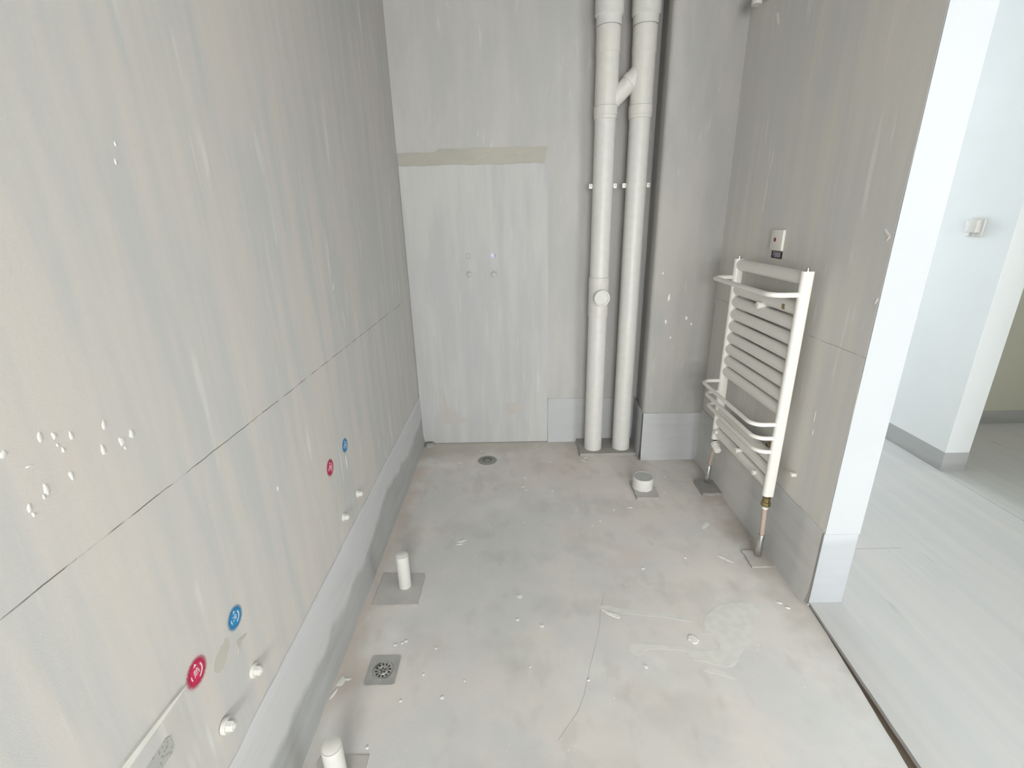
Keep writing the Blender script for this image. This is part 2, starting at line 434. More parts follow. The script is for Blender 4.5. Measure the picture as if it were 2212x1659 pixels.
# skirting mortar
def skirting(p0, p1, nrm, h, th, seed, nu=70, top_amp=0.009, foot=0.008):
    p0, p1, nrm = Vector(p0), Vector(p1), Vector(nrm)
    prof = [(1.0, 0.0), (1.0, 0.6), (0.985, 1.0), (0.8, 1.0), (0.6, 1.0), (0.4, 1.0), (0.2, 1.0), (0.08, 1.0), (0.0, 1.0)]
    nv = len(prof) - 1
    def fn(u, v):
        k = round(v * nv); zf, tf = prof[k]
        p = p0.lerp(p1, u)
        d = p.x * 3 + p.y * 3
        wob = mnoise.noise(Vector((d * 1.1, zf * 3.0, seed))) * 0.5 + mnoise.noise(Vector((d * 4, zf * 7.0, seed + 5))) * 0.3
        z = h * zf + (top_amp * (mnoise.noise(Vector((d * 2.3, 9, seed))) * 0.6 + mnoise.noise(Vector((d * 9, 4, seed))) * 0.4) if zf > 0.9 else 0)
        t = tf * (th + 0.004 * wob + foot * max(0, 0.25 - zf) / 0.25) if k else -0.002
        return p + nrm * t + Vector((0, 0, z))
    return B().grid(fn, nu, nv)
struct(obj('baseboard_left', skirting((XL, YF + 0.01, 0), (XL, YB - 0.009, 0), (1, 0, 0), 0.332, 0.007, 1, 120), M['skirt_left']), 'grey waterproofing mortar strip along the foot of the left wall')
struct(obj('baseboard_back', skirting((0.205, YB, 0), (0.768, YB, 0), (0, -1, 0), 0.298, 0.007, 2, 40), M['skirt']), 'grey mortar strip at the wall foot behind the drain pipes')
struct(obj('baseboard_shaft', skirting((0.742, YX, 0), (XR, YX, 0), (0, -1, 0), 0.300, 0.007, 3, 30), M['skirt']), 'grey mortar strip on the foot of the boxed corner')
struct(obj('baseboard_shaft_side', skirting((0.758, YB - 0.008, 0), (0.742, YX - 0.006, 0), (-1, 0, 0), 0.300, 0.007, 4, 20), M['skirt']), 'grey mortar strip on the side of the boxed corner')
struct(obj('baseboard_right', skirting((XR, YD1 + 0.004, 0), (XR, YX - 0.006, 0), (-1, 0, 0), 0.323, 0.007, 6, 70, foot=0.012), M['skirt_right']), 'grey mortar strip along the wall foot under the towel radiator')

# passage and the rooms beyond
def corr_floor_mesh():
    pts = [(1.086, YD1, 0)]
    n = 40
    for k in range(1, n + 1):
        y = YD1 + (YD0 - YD1) * k / n
        pts.append((1.086 - 0.068 * (YD1 - y) + 0.0018 * mnoise.noise(Vector((y * 12, 0, 3))), y, 0))
    pts += [(XW, YD0, 0), (XW, -3.35, 0), (6.0, -3.35, 0), (6.0, 4.6, 0), (XW, 4.6, 0), (XW, YD1, 0)]
    return B().prism([(x, y, -0.12) for x, y, z in pts], (0, 0, 0.130))
floor_c = struct(obj('floor_passage', corr_floor_mesh(), M['corr_floor'], smooth=False), 'pale cement floor of the passage beyond the doorway')
obj('threshold_joint', B().box((0.86, YD0, -0.11), (1.086, YD1 + 0.02, -0.006)), M['dirt'], floor, False, 'dark dirty joint along the doorway threshold')
obj('floor_joint', B().box((1.25, 1.7125, 0.008), (1.655, 1.7150, 0.0106)), M['crackm'], floor_c, False)
obj('floor_joint', B().box((XC - 0.002, 1.50, 0.008), (XC + 0.001, YC, 0.0106)), M['crackm'], floor_c, False)
wall_passage = struct(obj('wall_passage', B().box((XC, YC, 0.0), (XC2, 4.6, ZC), 0.002, 1), M['white'], smooth=False), 'white painted passage wall carrying a switch box')
struct(obj('baseboard_passage', B().box((XC - 0.0012, YC - 0.0012, 0.0), (XC2 + 0.0012, 4.6, 0.122), 0.001, 1), M['skirt_corr']), 'unpainted grey strip along the foot of the passage wall')
struct(obj('wall_far_room', B().box((XC2, 2.955, 0), (6.0, 3.08, ZC)), M['room_wall'], smooth=False), 'shaded wall of the far room')
struct(obj('baseboard_far_room', B().box((XC2, 2.953, 0), (6.0, 2.956, 0.105)), M['skirt_corr'], smooth=False), 'grey strip along the foot of the far room wall')
b = B()
b.box((5.0, 0.55, 0), (5.12, 1.05, ZC)); b.box((5.0, 2.45, 0), (5.12, 2.955, ZC)); b.box((5.0, 1.05, 0), (5.12, 2.45, 0.85)); b.box((5.0, 1.05, 2.15), (5.12, 2.45, ZC))
struct(obj('wall_far_room_side', b, M['room_wall'], smooth=False), 'side wall of the far room with an added window')
b = B()  # frame of the unseen window added to light the far room
for y in (1.05, 2.40): b.box((5.03, y, 0.85), (5.09, y + 0.05, 2.15))
for z in (0.85, 2.10): b.box((5.03, 1.05, z), (5.09, 2.45, z + 0.05))
struct(obj('added_window_5', b, M['enamel'], smooth=False), 'frame of the window added to the far room')
struct(obj('wall_far_room_front', B().box((XC2, 0.55, 0), (6.0, 0.67, ZC)), M['room_wall'], smooth=False), 'near wall of the far room')
b = B()
b.box((XW, 4.6, 0), (1.35, 4.72, ZC)); b.box((2.25, 4.6, 0), (XC2, 4.72, ZC)); b.box((1.35, 4.6, 0), (2.25, 4.72, 0.6)); b.box((1.35, 4.6, 2.3), (2.25, 4.72, ZC))
struct(obj('wall_passage_end', b, M['white'], smooth=False), 'end wall of the passage with an added window')
b = B()  # frame of the unseen window guessed at the passage end
for x in (1.35, 2.20): b.box((x, 4.63, 0.6), (x + 0.05, 4.69, 2.3))
for z in (0.6, 2.25): b.box((1.35, 4.63, z), (2.25, 4.69, z + 0.05))
struct(obj('added_window_4', b, M['enamel'], smooth=False), 'frame of the window added at the end of the passage')
struct(obj('ceiling_passage', B().box((XW, -3.47, ZC), (6.12, 4.72, ZC + 0.1)), M['white'], smooth=False), 'white ceiling of the passage')
# living room wall with a guessed window, out of view
b = B()
LX0, LX1, LZ0, LZ1 = 1.28, 3.22, 0.35, 2.5
b.box((XW - 0.12, -3.47, 0), (LX0, -3.35, ZC)); b.box((LX1, -3.47, 0), (6.0, -3.35, ZC))
b.box((LX0, -3.47, 0), (LX1, -3.35, LZ0)); b.box((LX0, -3.47, LZ1), (LX1, -3.35, ZC))
struct(obj('wall_living', b, M['white'], smooth=False), 'white living room wall with an assumed wide window')
b = B()
SY0, SY1 = -3.05, -0.45
b.box((6.0, -3.47, 0), (6.12, SY0, ZC)); b.box((6.0, SY1, 0), (6.12, 4.72, ZC))
b.box((6.0, SY0, 0), (6.12, SY1, LZ0)); b.box((6.0, SY0, LZ1), (6.12, SY1, ZC))
struct(obj('wall_living_side', b, M['white'], smooth=False), 'living room side wall with an added wide window')
b = B(); s = 0.06  # frame of the side window invented to light the left wall
for y in (SY0, (SY0 + SY1) / 2 - s / 2, SY1 - s): b.box((6.03, y, LZ0), (6.09, y + s, LZ1))
for z in (LZ0, LZ1 - s): b.box((6.03, SY0, z), (6.09, SY1, z + s))
struct(obj('added_window_3', b, M['enamel'], smooth=False), 'white frame of the side window added to the living room')
struct(obj('wall_living_left', B().box((XW - 0.12, -3.35, 0), (XW, YF - 0.12, ZC)), M['white'], smooth=False), 'living room wall beside the passage')
b = B(); s = 0.06  # frame of the guessed living room window
for x in (LX0, (LX0 + LX1) / 2 - s / 2, LX1 - s): b.box((x, -3.44, LZ0), (x + s, -3.38, LZ1))
for z in (LZ0, LZ1 - s): b.box((LX0, -3.44, z), (LX1, -3.38, z + s))
struct(obj('added_window_2', b, M['enamel'], smooth=False), 'white frame of the assumed living room window')

# ------------------------------------------------------------------ marks, chips and mends on the setting
def blob_mesh(n=14, seed=0, amp=0.35):
    """a flat irregular flake of unit radius, domed"""
    b = B()
    ring = []
    for k in range(n):
        a = 2 * math.pi * k / n
        r = 1 + amp * mnoise.noise(Vector((math.cos(a) * 1.3, math.sin(a) * 1.3, seed * 3.7)))
        ring.append((r * math.cos(a), r * math.sin(a)))
    lo = [b.bm.verts.new((x, y, 0)) for x, y in ring]
    hi = [b.bm.verts.new((x * 0.72, y * 0.72, 1)) for x, y in ring]
    for k in range(n): b.bm.faces.new((lo[k], lo[(k + 1) % n], hi[(k + 1) % n], hi[k]))
    b.bm.faces.new(hi)
    me = bpy.data.meshes.new('flake'); b.bm.to_mesh(me); b.bm.free(); me.shade_smooth()
    me.materials.append(M['chip'])
    return me
FLAKES = [blob_mesh(seed=i + 1, amp=0.5) for i in range(5)]
def flake(parent, loc, axes, sa, sb, h, i, rot=0.0, name='plaster_chip'):
    """axes: (u, v, n) world axes"""
    u, v, n = [Vector(a) for a in axes]
    u2 = u * math.cos(rot) + v * math.sin(rot); v2 = -u * math.sin(rot) + v * math.cos(rot)
    o = bpy.data.objects.new(name, FLAKES[i % 5]); COL.objects.link(o)
    o.parent = parent
    m = Matrix.Identity(4)
    for r in range(3):
        m[r][0], m[r][1], m[r][2], m[r][3] = u2[r] * sa, v2[r] * sb, n[r] * h, loc[r]
    o.matrix_world = m
    return o
FA = ((1, 0, 0), (0, 1, 0), (0, 0, 1))
LA = ((0, 1, 0), (0, 0, 1), (1, 0, 0))
RA = ((0, 1, 0), (0, 0, 1), (-1, 0, 0))
XA = ((1, 0, 0), (0, 0, 1), (0, -1, 0))
for i, (x, y, a, c, r) in enumerate([
    (-0.261, 1.826, .022, .011, .3), (-0.268, 1.805, .016, .006, .2), (-0.001, 1.484, .012, .013, 0), (-0.009, 1.37, .007, .007, 0), (0.078, 1.339, .008, .009, 1),
    (0.031, 2.285, .012, .012, 0), (0.044, 2.377, .005, .022, .5), (0.046, 2.25, .006, .008, .5), (0.187, 2.237, .008, .005, .2), (0.567, 2.069, .014, .007, -.2), (0.481, 2.048, .006, .009, .2),
    (0.029, 1.961, .004, .010, .4), (0.396, 1.961, .007, .006, 0), (0.353, 1.926, .004, .008, 0), (0.714, 1.688, .007, .006, 0), (0.518, 1.627, .008, .009, 0),
    (-0.292, 1.252, .004, .007, 0), (-0.319, 1.152, .005, .007, 0), (-0.246, 1.072, .007, .006, 0), (0.03, 1.174, .003, .004, 0), (0.214, 1.123, .006, .005, 0), (-0.182, 1.127, .003, .003, 0),
    (-0.437, 1.268, .007, .006, 0), (-0.402, 1.283, .006, .006, 0), (-0.414, 1.275, .005, .005, .5), (-0.373, 1.063, .005, .005, 0), (-0.579, 1.132, .012, .022, -.4), (-0.563, 1.14, .014, .006, 0), (-0.589, 1.09, .005, .018, -.3),
    (-0.437, 0.927, .005, .005, 0), (0.418, 2.600, .014, .008, .3), (0.398, 2.565, .010, .007, 0), (0.41, 2.55, .006, .005, 0), (0.126, 2.787, .007, .006, 0), (-0.343, 2.565, .012, .009, 0), (0.199, 2.555, .008, .006, 0),
    (-0.227, 2.717, .007, .005, 0), (0.982, 1.429, .010, .006, -.5), (1.0, 1.404, .009, .005, -.5), (0.408, 1.168, .007, .009, .6), (0.83, 2.36, .008, .006, 0), (0.90, 2.28, .006, .006, 0), (0.78, 2.2, .006, .004, 0)]):
    flake(floor, (x, y, -0.0004), FA, a, c, 0.0022, i, r)
for (x, y, a, c, r) in [(0.888, 1.914, .012, .040, -.75), (0.875, 1.685, .010, .030, .85), (0.892, 1.665, .006, .022, .8)]:
    flake(floor, (x, y, -0.0004), FA, a, c, 0.0018, 2, r, 'plaster_smear')
def rough(poly, amp=0.0035, seed=0):
    """rounds a polygon's corners and roughens its outline"""
    for _ in range(2):
        q = []
        for (a, b), (c_, d) in zip(poly, poly[1:] + poly[:1]):
            q += [(a * .75 + c_ * .25, b * .75 + d * .25), (a * .25 + c_ * .75, b * .25 + d * .75)]
        poly = q
    return [(a + amp * mnoise.noise(Vector((a * 120, b * 120, seed))), b + amp * mnoise.noise(Vector((a * 120, b * 120, seed + 9)))) for a, b in poly]
def slab(name, poly, z0, z1, m, label=None):
    if name == 'plaster_smear': poly = rough(poly)
    return obj(name, B().prism([(x, y, z0) for x, y in poly], (0, 0, z1 - z0)), m, floor, False, label)
slab('plaster_smear', [(0.293, 1.424), (0.327, 1.434), (0.408, 1.406), (0.498, 1.392), (0.584, 1.383), (0.631, 1.362), (0.635, 1.343), (0.586, 1.354), (0.533, 1.369), (0.478, 1.375), (0.411, 1.386), (0.38, 1.387), (0.302, 1.409)], -0.002, 0.0004, M['smear'], 'long pale plaster smear on the floor')
slab('plaster_smear', [(0.303, 1.413), (0.335, 1.395), (0.371, 1.382), (0.364, 1.365), (0.346, 1.372), (0.316, 1.396)], -0.002, 0.0024, M['chip'])
slab('plaster_smear', [(0.375, 1.25), (0.396, 1.262), (0.466, 1.252), (0.567, 1.243), (0.575, 1.227), (0.67, 1.226), (0.683, 1.24), (0.681, 1.287), (0.63, 1.297), (0.664, 1.319), (0.658, 1.343), (0.708, 1.395), (0.771, 1.434), (0.843, 1.435), (0.919, 1.421), (0.844, 1.339), (0.797, 1.255), (0.736, 1.214), (0.696, 1.156), (0.628, 1.172), (0.596, 1.187), (0.565, 1.189), (0.568, 1.225), (0.46, 1.234), (0.421, 1.232), (0.396, 1.204), (0.383, 1.221), (0.367, 1.229)], -0.002, 0.0004, M['smear'], 'broad pale plaster smear on the floor')
slab('plaster_smear', [(0.581, 1.28), (0.597, 1.289), (0.62, 1.271), (0.613, 1.256), (0.592, 1.253)], -0.002, 0.003, M['chip'])
slab('plaster_smear', [(0.592, 1.158), (0.639, 1.157), (0.69, 1.111), (0.656, 1.127), (0.616, 1.142), (0.591, 1.146)], -0.002, 0.0004, M['smear'])
cr = [(0.332, 1.496), (0.300, 1.40), (0.285, 1.329), (0.254, 1.242), (0.226, 1.17), (0.194, 1.075), (0.17, 1.024), (0.1, 0.938)]
slab('hairline_crack', [(x - .0006, y) for x, y in cr] + [(x + .0006, y) for x, y in reversed(cr)], -0.002, 0.0003, M['crackm'])
for i, (y, z, a, c) in enumerate([(0.558, 1.144, .0045, .011), (0.576, 1.138, .004, .009), (0.576, 1.124, .002, .004), (0.581, 1.114, .003, .005), (0.598, 1.127, .004, .009), (0.651, 1.119, .005, .011), (0.672, 1.083, .007, .013), (0.674, 1.070, .002, .005), (0.693, 1.085, .006, .010), (0.637, 1.085, .005, .012), (0.511, 1.144, .006, .007), (0.533, 1.116, .006, .0025), (0.579, 1.076, .004, .012), (0.542, 1.077, .0045, .011), (0.536, 1.069, .002, .005), (0.515, 1.066, .004, .009), (0.517, 1.056, .003, .006), (1.067, 0.754, .006, .012), (0.815, 1.493, .003, .006), (0.824, 1.519, .003, .005), (1.647, 1.185, .003, .016), (1.532, 0.578, .0028, .045)]):
    flake(wall_left, (XL - 0.0003, y, z), LA, a * 0.75, c * 0.7, 0.0012, i)
for i, (x, z, a, c) in enumerate([(0.833, 0.97, .006, .020), (0.938, 0.858, .006, .013), (0.827, 0.84, .005, .014), (0.967, 0.824, .004, .007), (0.79, 1.1, .004, .006), (0.86, 0.75, .004, .008)]):
    flake(shaft_o, (x, YX + 0.0003, z), XA, a, c, 0.0015, i)
for i, (y, z, a, c, r) in enumerate([(1.450, 1.332, .018, .006, .5), (1.440, 1.318, .010, .005, -.9), (1.430, 1.139, .004, .013, .3), (1.597, 0.69, .002, .022, 0), (1.59, 0.63, .002, .012, 0), (2.3, 2.128, .03, .012, .9)]):
    flake(wall_right, (XR + 0.0003, y, z), RA, a, c, 0.0015, i, r)
def lslab(name, poly, m, th, label=None):
    if name == 'scraped_plaster': poly = rough(poly, 0.005)
    return obj(name, B().prism([(XL - 0.001, y, z) for y, z in poly], (th + 0.001, 0, 0)), m, wall_left, False, label)
lslab('scraped_plaster', [(0.766, 0.585), (0.773, 0.571), (0.761, 0.548), (0.733, 0.528), (0.707, 0.547), (0.714, 0.572), (0.744, 0.579)], M['scar'], 0.0006)
lslab('scraped_plaster', [(0.821, 0.535), (0.827, 0.526), (0.799, 0.529), (0.799, 0.513), (0.783, 0.513), (0.794, 0.525), (0.783, 0.544)], M['scar'], 0.0006)
# filled pipe chase: a slightly proud panel low on the left wall, near the viewer
def chase():
    # proud at its top edge, feathered out into the wall towards the right and below
    top = [(0.30, 0.607), (0.42, 0.608), (0.50, 0.610), (0.56, 0.605), (0.605, 0.606), (0.640, 0.606)]
    b = B(); rows = []
    for f, th in ((0, -0.001), (0.004, 0.0042), (0.03, 0.0040), (0.09, 0.0030), (0.18, 0.0015), (0.268, -0.001)):
        rows.append([b.bm.verts.new((XL + (th if k < 4 else th * (0.45 if k == 4 else 0.0) - (0.0005 if k == 5 else 0)), y, z - f)) for k, (y, z) in enumerate(top)])
    for r0, r1 in zip(rows[:-1], rows[1:]):
        for k in range(5): b.bm.faces.new((r0[k], r0[k + 1], r1[k + 1], r1[k]))
    return b
obj('chase_fill', chase(), M['cem_left'], wall_left, True, 'slightly raised plaster fill low on the left wall')
lslab('bead', [(0.30, 0.622), (0.50, 0.622), (0.60, 0.613), (0.638, 0.607), (0.60, 0.605), (0.50, 0.607), (0.30, 0.606)], M['smear'], 0.006, 'pale bead along the top of the plaster fill')
def printed_sheet():
    t = NT('faint_print')
    vo = t.n.new('ShaderNodeTexVoronoi'); vo.inputs['Scale'].default_value = 130; t.l.new(t.co, vo.inputs['Vector'])
    return t.done(t.mix(t.step(vo.outputs['Distance'], 0.25, 0.4, 0.7, 0), srgb(180, 181, 176), srgb(140, 142, 138)), 0.7)
obj('stamp', B().prism([(XL + 0.0035, y, z) for y, z in [(0.44, 0.569), (0.570, 0.569), (0.578, 0.563), (0.578, 0.536), (0.572, 0.53), (0.44, 0.53)]], (0.0008, 0, 0)), printed_sheet(), wall_left, False, 'faint grey printed stamp low on the left wall')

# raised mortar pads on the floor
def pad(name, x0, x1, y0, y1, h, m, seed, label=None):
    b = B(); n = 9
    def rim(s, zz):
        pts = []
        for k in range(n): pts.append((x0 + (x1 - x0) * k / n, y0))
        for k in range(n): pts.append((x1, y0 + (y1 - y0) * k / n))
        for k in range(n): pts.append((x1 + (x0 - x1) * k / n, y1))
        for k in range(n): pts.append((x0, y1 + (y0 - y1) * k / n))
        cx_, cy_ = (x0 + x1) / 2, (y0 + y1) / 2
        out = []
        for k, (x, y) in enumerate(pts):
            j = 0.006 * mnoise.noise(Vector((x * 31, y * 31, seed))) + 0.004 * mnoise.noise(Vector((x * 90, y * 90, seed)))
            out.append(b.bm.verts.new((cx_ + (x - cx_) * s + j, cy_ + (y - cy_) * s + j, zz)))
        return out
    a, c = rim(1.0, -0.003), rim(0.97, h)
    N_ = len(a)
    for k in range(N_): b.bm.faces.new((a[k], a[(k + 1) % N_], c[(k + 1) % N_], c[k]))
    b.bm.faces.new(c)
    o = obj(name, b, m, floor, False, label)
    o.data.materials.append(M['pad_dark'])  # darker mortar on the side faces: their shade is painted into the colour
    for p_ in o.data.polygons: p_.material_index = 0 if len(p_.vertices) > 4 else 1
    return o
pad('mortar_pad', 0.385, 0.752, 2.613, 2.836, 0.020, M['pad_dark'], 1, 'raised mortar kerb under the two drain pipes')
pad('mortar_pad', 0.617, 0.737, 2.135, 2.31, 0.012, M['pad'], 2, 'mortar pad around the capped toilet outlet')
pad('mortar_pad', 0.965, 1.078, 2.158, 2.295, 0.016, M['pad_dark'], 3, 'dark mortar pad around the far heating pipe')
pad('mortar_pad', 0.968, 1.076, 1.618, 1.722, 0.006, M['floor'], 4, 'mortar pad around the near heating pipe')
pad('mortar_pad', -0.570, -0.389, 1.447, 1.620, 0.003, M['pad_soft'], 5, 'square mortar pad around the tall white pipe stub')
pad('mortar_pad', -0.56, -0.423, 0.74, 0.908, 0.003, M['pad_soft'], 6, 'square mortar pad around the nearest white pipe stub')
flake(floor, (-0.565, 2.80, -0.001), FA, 0.035, 0.03, 0.022, 1, 0.3, 'mortar_lump').data = FLAKES[1].copy()
bpy.data.objects['mortar_lump'].data.materials[0] = M['pad_dark']

# sprayed hot / cold water marks
def text_mesh(s, size, ext=0.0004):
    c = bpy.data.curves.new('text', 'FONT'); c.body = s; c.size = size; c.extrude = ext
    c.align_x = 'CENTER'; c.align_y = 'CENTER'
    o = bpy.data.objects.new('text_tmp', c); COL.objects.link(o)
    dg = bpy.context.evaluated_depsgraph_get()
    me = bpy.data.meshes.new_from_object(o.evaluated_get(dg))
    bpy.data.objects.remove(o); bpy.data.curves.remove(c)
    return me
WALL_L = Matrix(((0, 0, 1, 0), (1, 0, 0, 0), (0, 1, 0, 0), (0, 0, 0, 1)))    # local x -> world y, local y -> world z, local z -> world x
def arc(r0, r1, a0, a1, n=14):
    o = [(r1 * math.cos(a), r1 * math.sin(a), 0) for a in (a0 + (a1 - a0) * k / n for k in range(n + 1))]
    i_ = [(r0 * math.cos(a), r0 * math.sin(a), 0) for a in (a1 + (a0 - a1) * k / n for k in range(n + 1))]
    return o + i_
def water_mark(name, y, z, m, ch, s, label):
    b = B(); n = 40; R_ = 0.060
    b.prism([(R_ * math.cos(2 * math.pi * k / n), R_ * math.sin(2 * math.pi * k / n) * 1.08, 0) for k in range(n)], (0, 0, 0.0003))
    d = obj(name, b, m, None, False, label)
    d.parent = wall_left
    mw = Matrix.Translation((XL + 0.0004, y, z)) @ WALL_L @ Matrix.Scale(s, 4)
    d.matrix_world = mw
    def sub(nm, me, off=0.0005):
        me.materials.clear(); me.materials.append(M['mark_white'])
        o = bpy.data.objects.new(nm, me); COL.objects.link(o); o.parent = d
        o.location = (0, 0, off)
    sub('character', text_mesh(ch, 0.026))
    for nm, pl in (('ring_arc', arc(0.0205, 0.0255, math.radians(-75), math.radians(35))), ('ring_arc', arc(0.0205, 0.0245, math.radians(165), math.radians(205))),
                   ('arrow', [(-0.007, 0.021, 0), (0.007, 0.021, 0), (0, 0.031, 0)])):
        bb = B().prism(pl, (0, 0, 0.0004))
        me = bpy.data.meshes.new(nm); bb.bm.to_mesh(me); bb.bm.free()
        sub(nm, me)
water_mark('cold_water_mark', 0.804, 0.596, M['spray_blue'], '冷', 0.60, 'large blue round sprayed cold water mark')
water_mark('hot_water_mark', 0.672, 0.598, M['spray_red'], '热', 0.66, 'large red round sprayed hot water mark')
water_mark('cold_water_mark', 1.540, 0.639, M['spray_blue'], '冷', 0.60, 'small blue sprayed cold water mark farther along the wall')
water_mark('hot_water_mark', 1.390, 0.633, M['spray_red'], '热', 0.66, 'small red sprayed hot water mark farther along the wall')

# ------------------------------------------------------------------ drain pipes
PY = 2.700
def drain_pipe(x, label):
    t = thing('drain_pipe', (x, PY, 0.02), label, 'pipe', 'white drain pipes in the back corner')
    obj('pipe', B().lathe((x, PY, 0), (0, 0, 1), [(0.018, 0.0535), (0.020, 0.053), (2.715, 0.053)], 40), M['pvc'], t)
    b = B().lathe((x, PY, 0), (0, 0, 1), [(1.846, 0.0532), (1.847, 0.0575), (1.862, 0.0575), (1.863, 0.0595), (1.903, 0.0595), (1.906, 0.0565), (2.128, 0.0565), (2.130, 0.0585), (2.234, 0.0585), (2.236, 0.0532)], 40)
    obj('tee_fitting', b, M['pvc_old'], t)
    b = B().lathe((x, PY, 0), (0, 0, 1), [(2.238, 0.0532), (2.239, 0.061), (2.276, 0.061), (2.284, 0.068), (2.47, 0.068), (2.475, 0.0532)], 40)
    obj('expansion_coupling', b, M['pvc'], t)
    # clamp with two screw ears, held off the wall by a stub
    zc = 1.539
    b = B().lathe((x, PY, 0), (0, 0, 1), [(zc - 0.010, 0.0531), (zc - 0.0098, 0.0556), (zc + 0.0098, 0.0556), (zc + 0.010, 0.0531)], 40)
    b.lathe((x, PY + 0.05, zc), (0, 1, 0), [(0, 0.008), (0.09, 0.008)], 12)
    cl = obj('clamp', b, M['pvc'], t)
    for s_ in (-1, 1):
        ex = x + s_ * 0.0635
        e = obj('screw_ear', B().box((ex - 0.0095, PY - 0.004, zc - 0.012), (ex + 0.0095, PY + 0.003, zc + 0.012), 0.003, 2), M['enamel'], cl)
        obj('screw', B().lathe((ex, PY - 0.0035, zc), (0, -1, 0), [(0, 0.0042), (0.0012, 0.0040), (0.002, 0.0028)], 12), M['steel'], cl)
    return t
p_l = drain_pipe(0.478, 'left white drain pipe with the round cleanout cap')
c = Vector((0.478, PY, 0))
obj('cleanout_fitting', B().lathe(c, (0, 0, 1), [(0.852, 0.0532), (0.853, 0.0565), (0.902, 0.0570), (0.905, 0.0560), (1.018, 0.0560), (1.021, 0.0570), (1.070, 0.0565), (1.072, 0.0532)], 40), M['pvc_old'], p_l)
axc = Vector((0.10, -1, 0.02)).normalized()
cap = obj('cleanout_cap', B().lathe(c + Vector((0, 0, 0.963)), axc, [(0.02, 0.040), (0.062, 0.040), (0.064, 0.0445), (0.074, 0.0445), (0.077, 0.042), (0.077, 0.034), (0.072, 0.0325), (0.072, 0.001)], 40), M['pvc'], p_l)
p_r = drain_pipe(0.652, 'right white drain pipe with the slanting branch')
obj('branch', B().tube([(0.490, PY, 1.908), (0.642, PY, 2.06)], 0.041, 28), M['pvc_old'], p_r)
obj('branch_collar', B().tube([(0.583, PY, 2.001), (0.600, PY, 2.018)], 0.0445, 28), M['pvc_old'], p_r)

# ------------------------------------------------------------------ towel radiator
RX = 1.024                       # header centre, distance from wall
YN, YFAR = 1.697, 2.226          # near and far headers
rad = thing('towel_radiator', (RX, (YN + YFAR) / 2, 0.30), 'white ladder towel radiator with rails fixed on the right wall', 'radiator')
def header(y):
    pts = []
    w_, d_ = 0.0145, 0.020
    n = 10
    for k in range(n + 1):                         # rounded front towards the room
        a = H + math.pi * k / n
        pts.append((RX - 0.006 + 0.014 * math.cos(a), y + w_ * math.sin(a), 0.298))
    pts += [(RX + d_ - 0.004, y - w_, 0.298), (RX + d_, y - w_ + 0.004, 0.298), (RX + d_, y + w_ - 0.004, 0.298), (RX + d_ - 0.004, y + w_, 0.298)]
    return B().prism(pts, (0, 0, 1.198 - 0.298))
for y in (YN, YFAR):
    hd = obj('header', header(y), M['enamel'], rad)
    obj('air_vent', B().lathe((RX, y, 1.197), (0, 0, 1), [(0, 0.010), (0.004, 0.010), (0.005, 0.006), (0.012, 0.006), (0.014, 0.003)], 14), M['chrome'], rad)
bar_zs = [1.172] + [1.062 - 0.0565 * k for k in range(8)] + [0.456, 0.399, 0.342]
bm0 = B().tube([(RX + 0.004, YN + 0.008, 0), (RX + 0.004, YFAR - 0.008, 0)], 0.0185, 24, ry=0.0245)
bar = obj('bar', bm0, M['enamel'], rad)
bar.location.z = bar_zs[0]
for z in bar_zs[1:]:
    o = bar.copy(); COL.objects.link(o); o.location.z = z
def rail(z, xt, r=0.0085):
    pts = []
    rc = 0.045
    y0, y1 = YN, YFAR
    pts.append((RX - 0.012, y0, z))
    px = xt + rc
    for k in range(9):
        a = -H - H * k / 8
        pts.append((xt + rc * (1 + math.cos(a)) if False else xt + rc + rc * math.cos(a), y0 + rc + rc * math.sin(a), z))
    for k in range(9):
        a = math.pi - H * k / 8
        pts.append((xt + rc + rc * math.cos(a), y1 - rc + rc * math.sin(a), z))
    pts.append((RX - 0.012, y1, z))
    return B().tube(pts, r, 16)
for z, xt in ((1.116, 0.912), (0.615, 0.918), (0.556, 0.937), (0.497, 0.952)):
    obj('towel_rail', rail(z, xt, 0.0095 if z > 1 else 0.0085), M['enamel'], rad)
# wall brackets with their round front caps
for y, z in ((1.955, 1.034), (1.955, 0.371), (2.19, 0.352), (1.79, 0.352)):
    b = B().lathe((XR + 0.002, y, z), (-1, 0, 0), [(0, 0.012), (0.082, 0.012), (0.083, 0.015), (0.090, 0.015), (0.092, 0.012)] if z > 1 else [(0, 0.009), (0.082, 0.009), (0.083, 0.012), (0.088, 0.012), (0.090, 0.010)], 18)
    obj('bracket', b, M['enamel'], rad)
obj('bracket', B().box((XR - 0.018, 1.632, 0.420), (XR + 0.001, 1.648, 0.434), 0.002), M['enamel'], rad)
obj('inspection_sticker', B().box((RX - 0.0160, 1.776, 1.050), (RX - 0.0125, 1.793, 1.069)), M['brass'], rad, False, 'small dark square sticker')
# near side connection: brass nut, white collar
b = B().lathe((RX, YN, 0), (0, 0, 1), [(0.298, 0.012), (0.292, 0.012), (0.290, 0.015), (0.270, 0.015), (0.268, 0.0185), (0.250, 0.0185), (0.247, 0.015)], 6)
obj('brass_nut', b, M['brass'], rad, False, 'brass union nut')
obj('collar', B().lathe((RX, YN, 0), (0, 0, 1), [(0.248, 0.0125), (0.236, 0.0125)], 20), M['enamel'], rad)
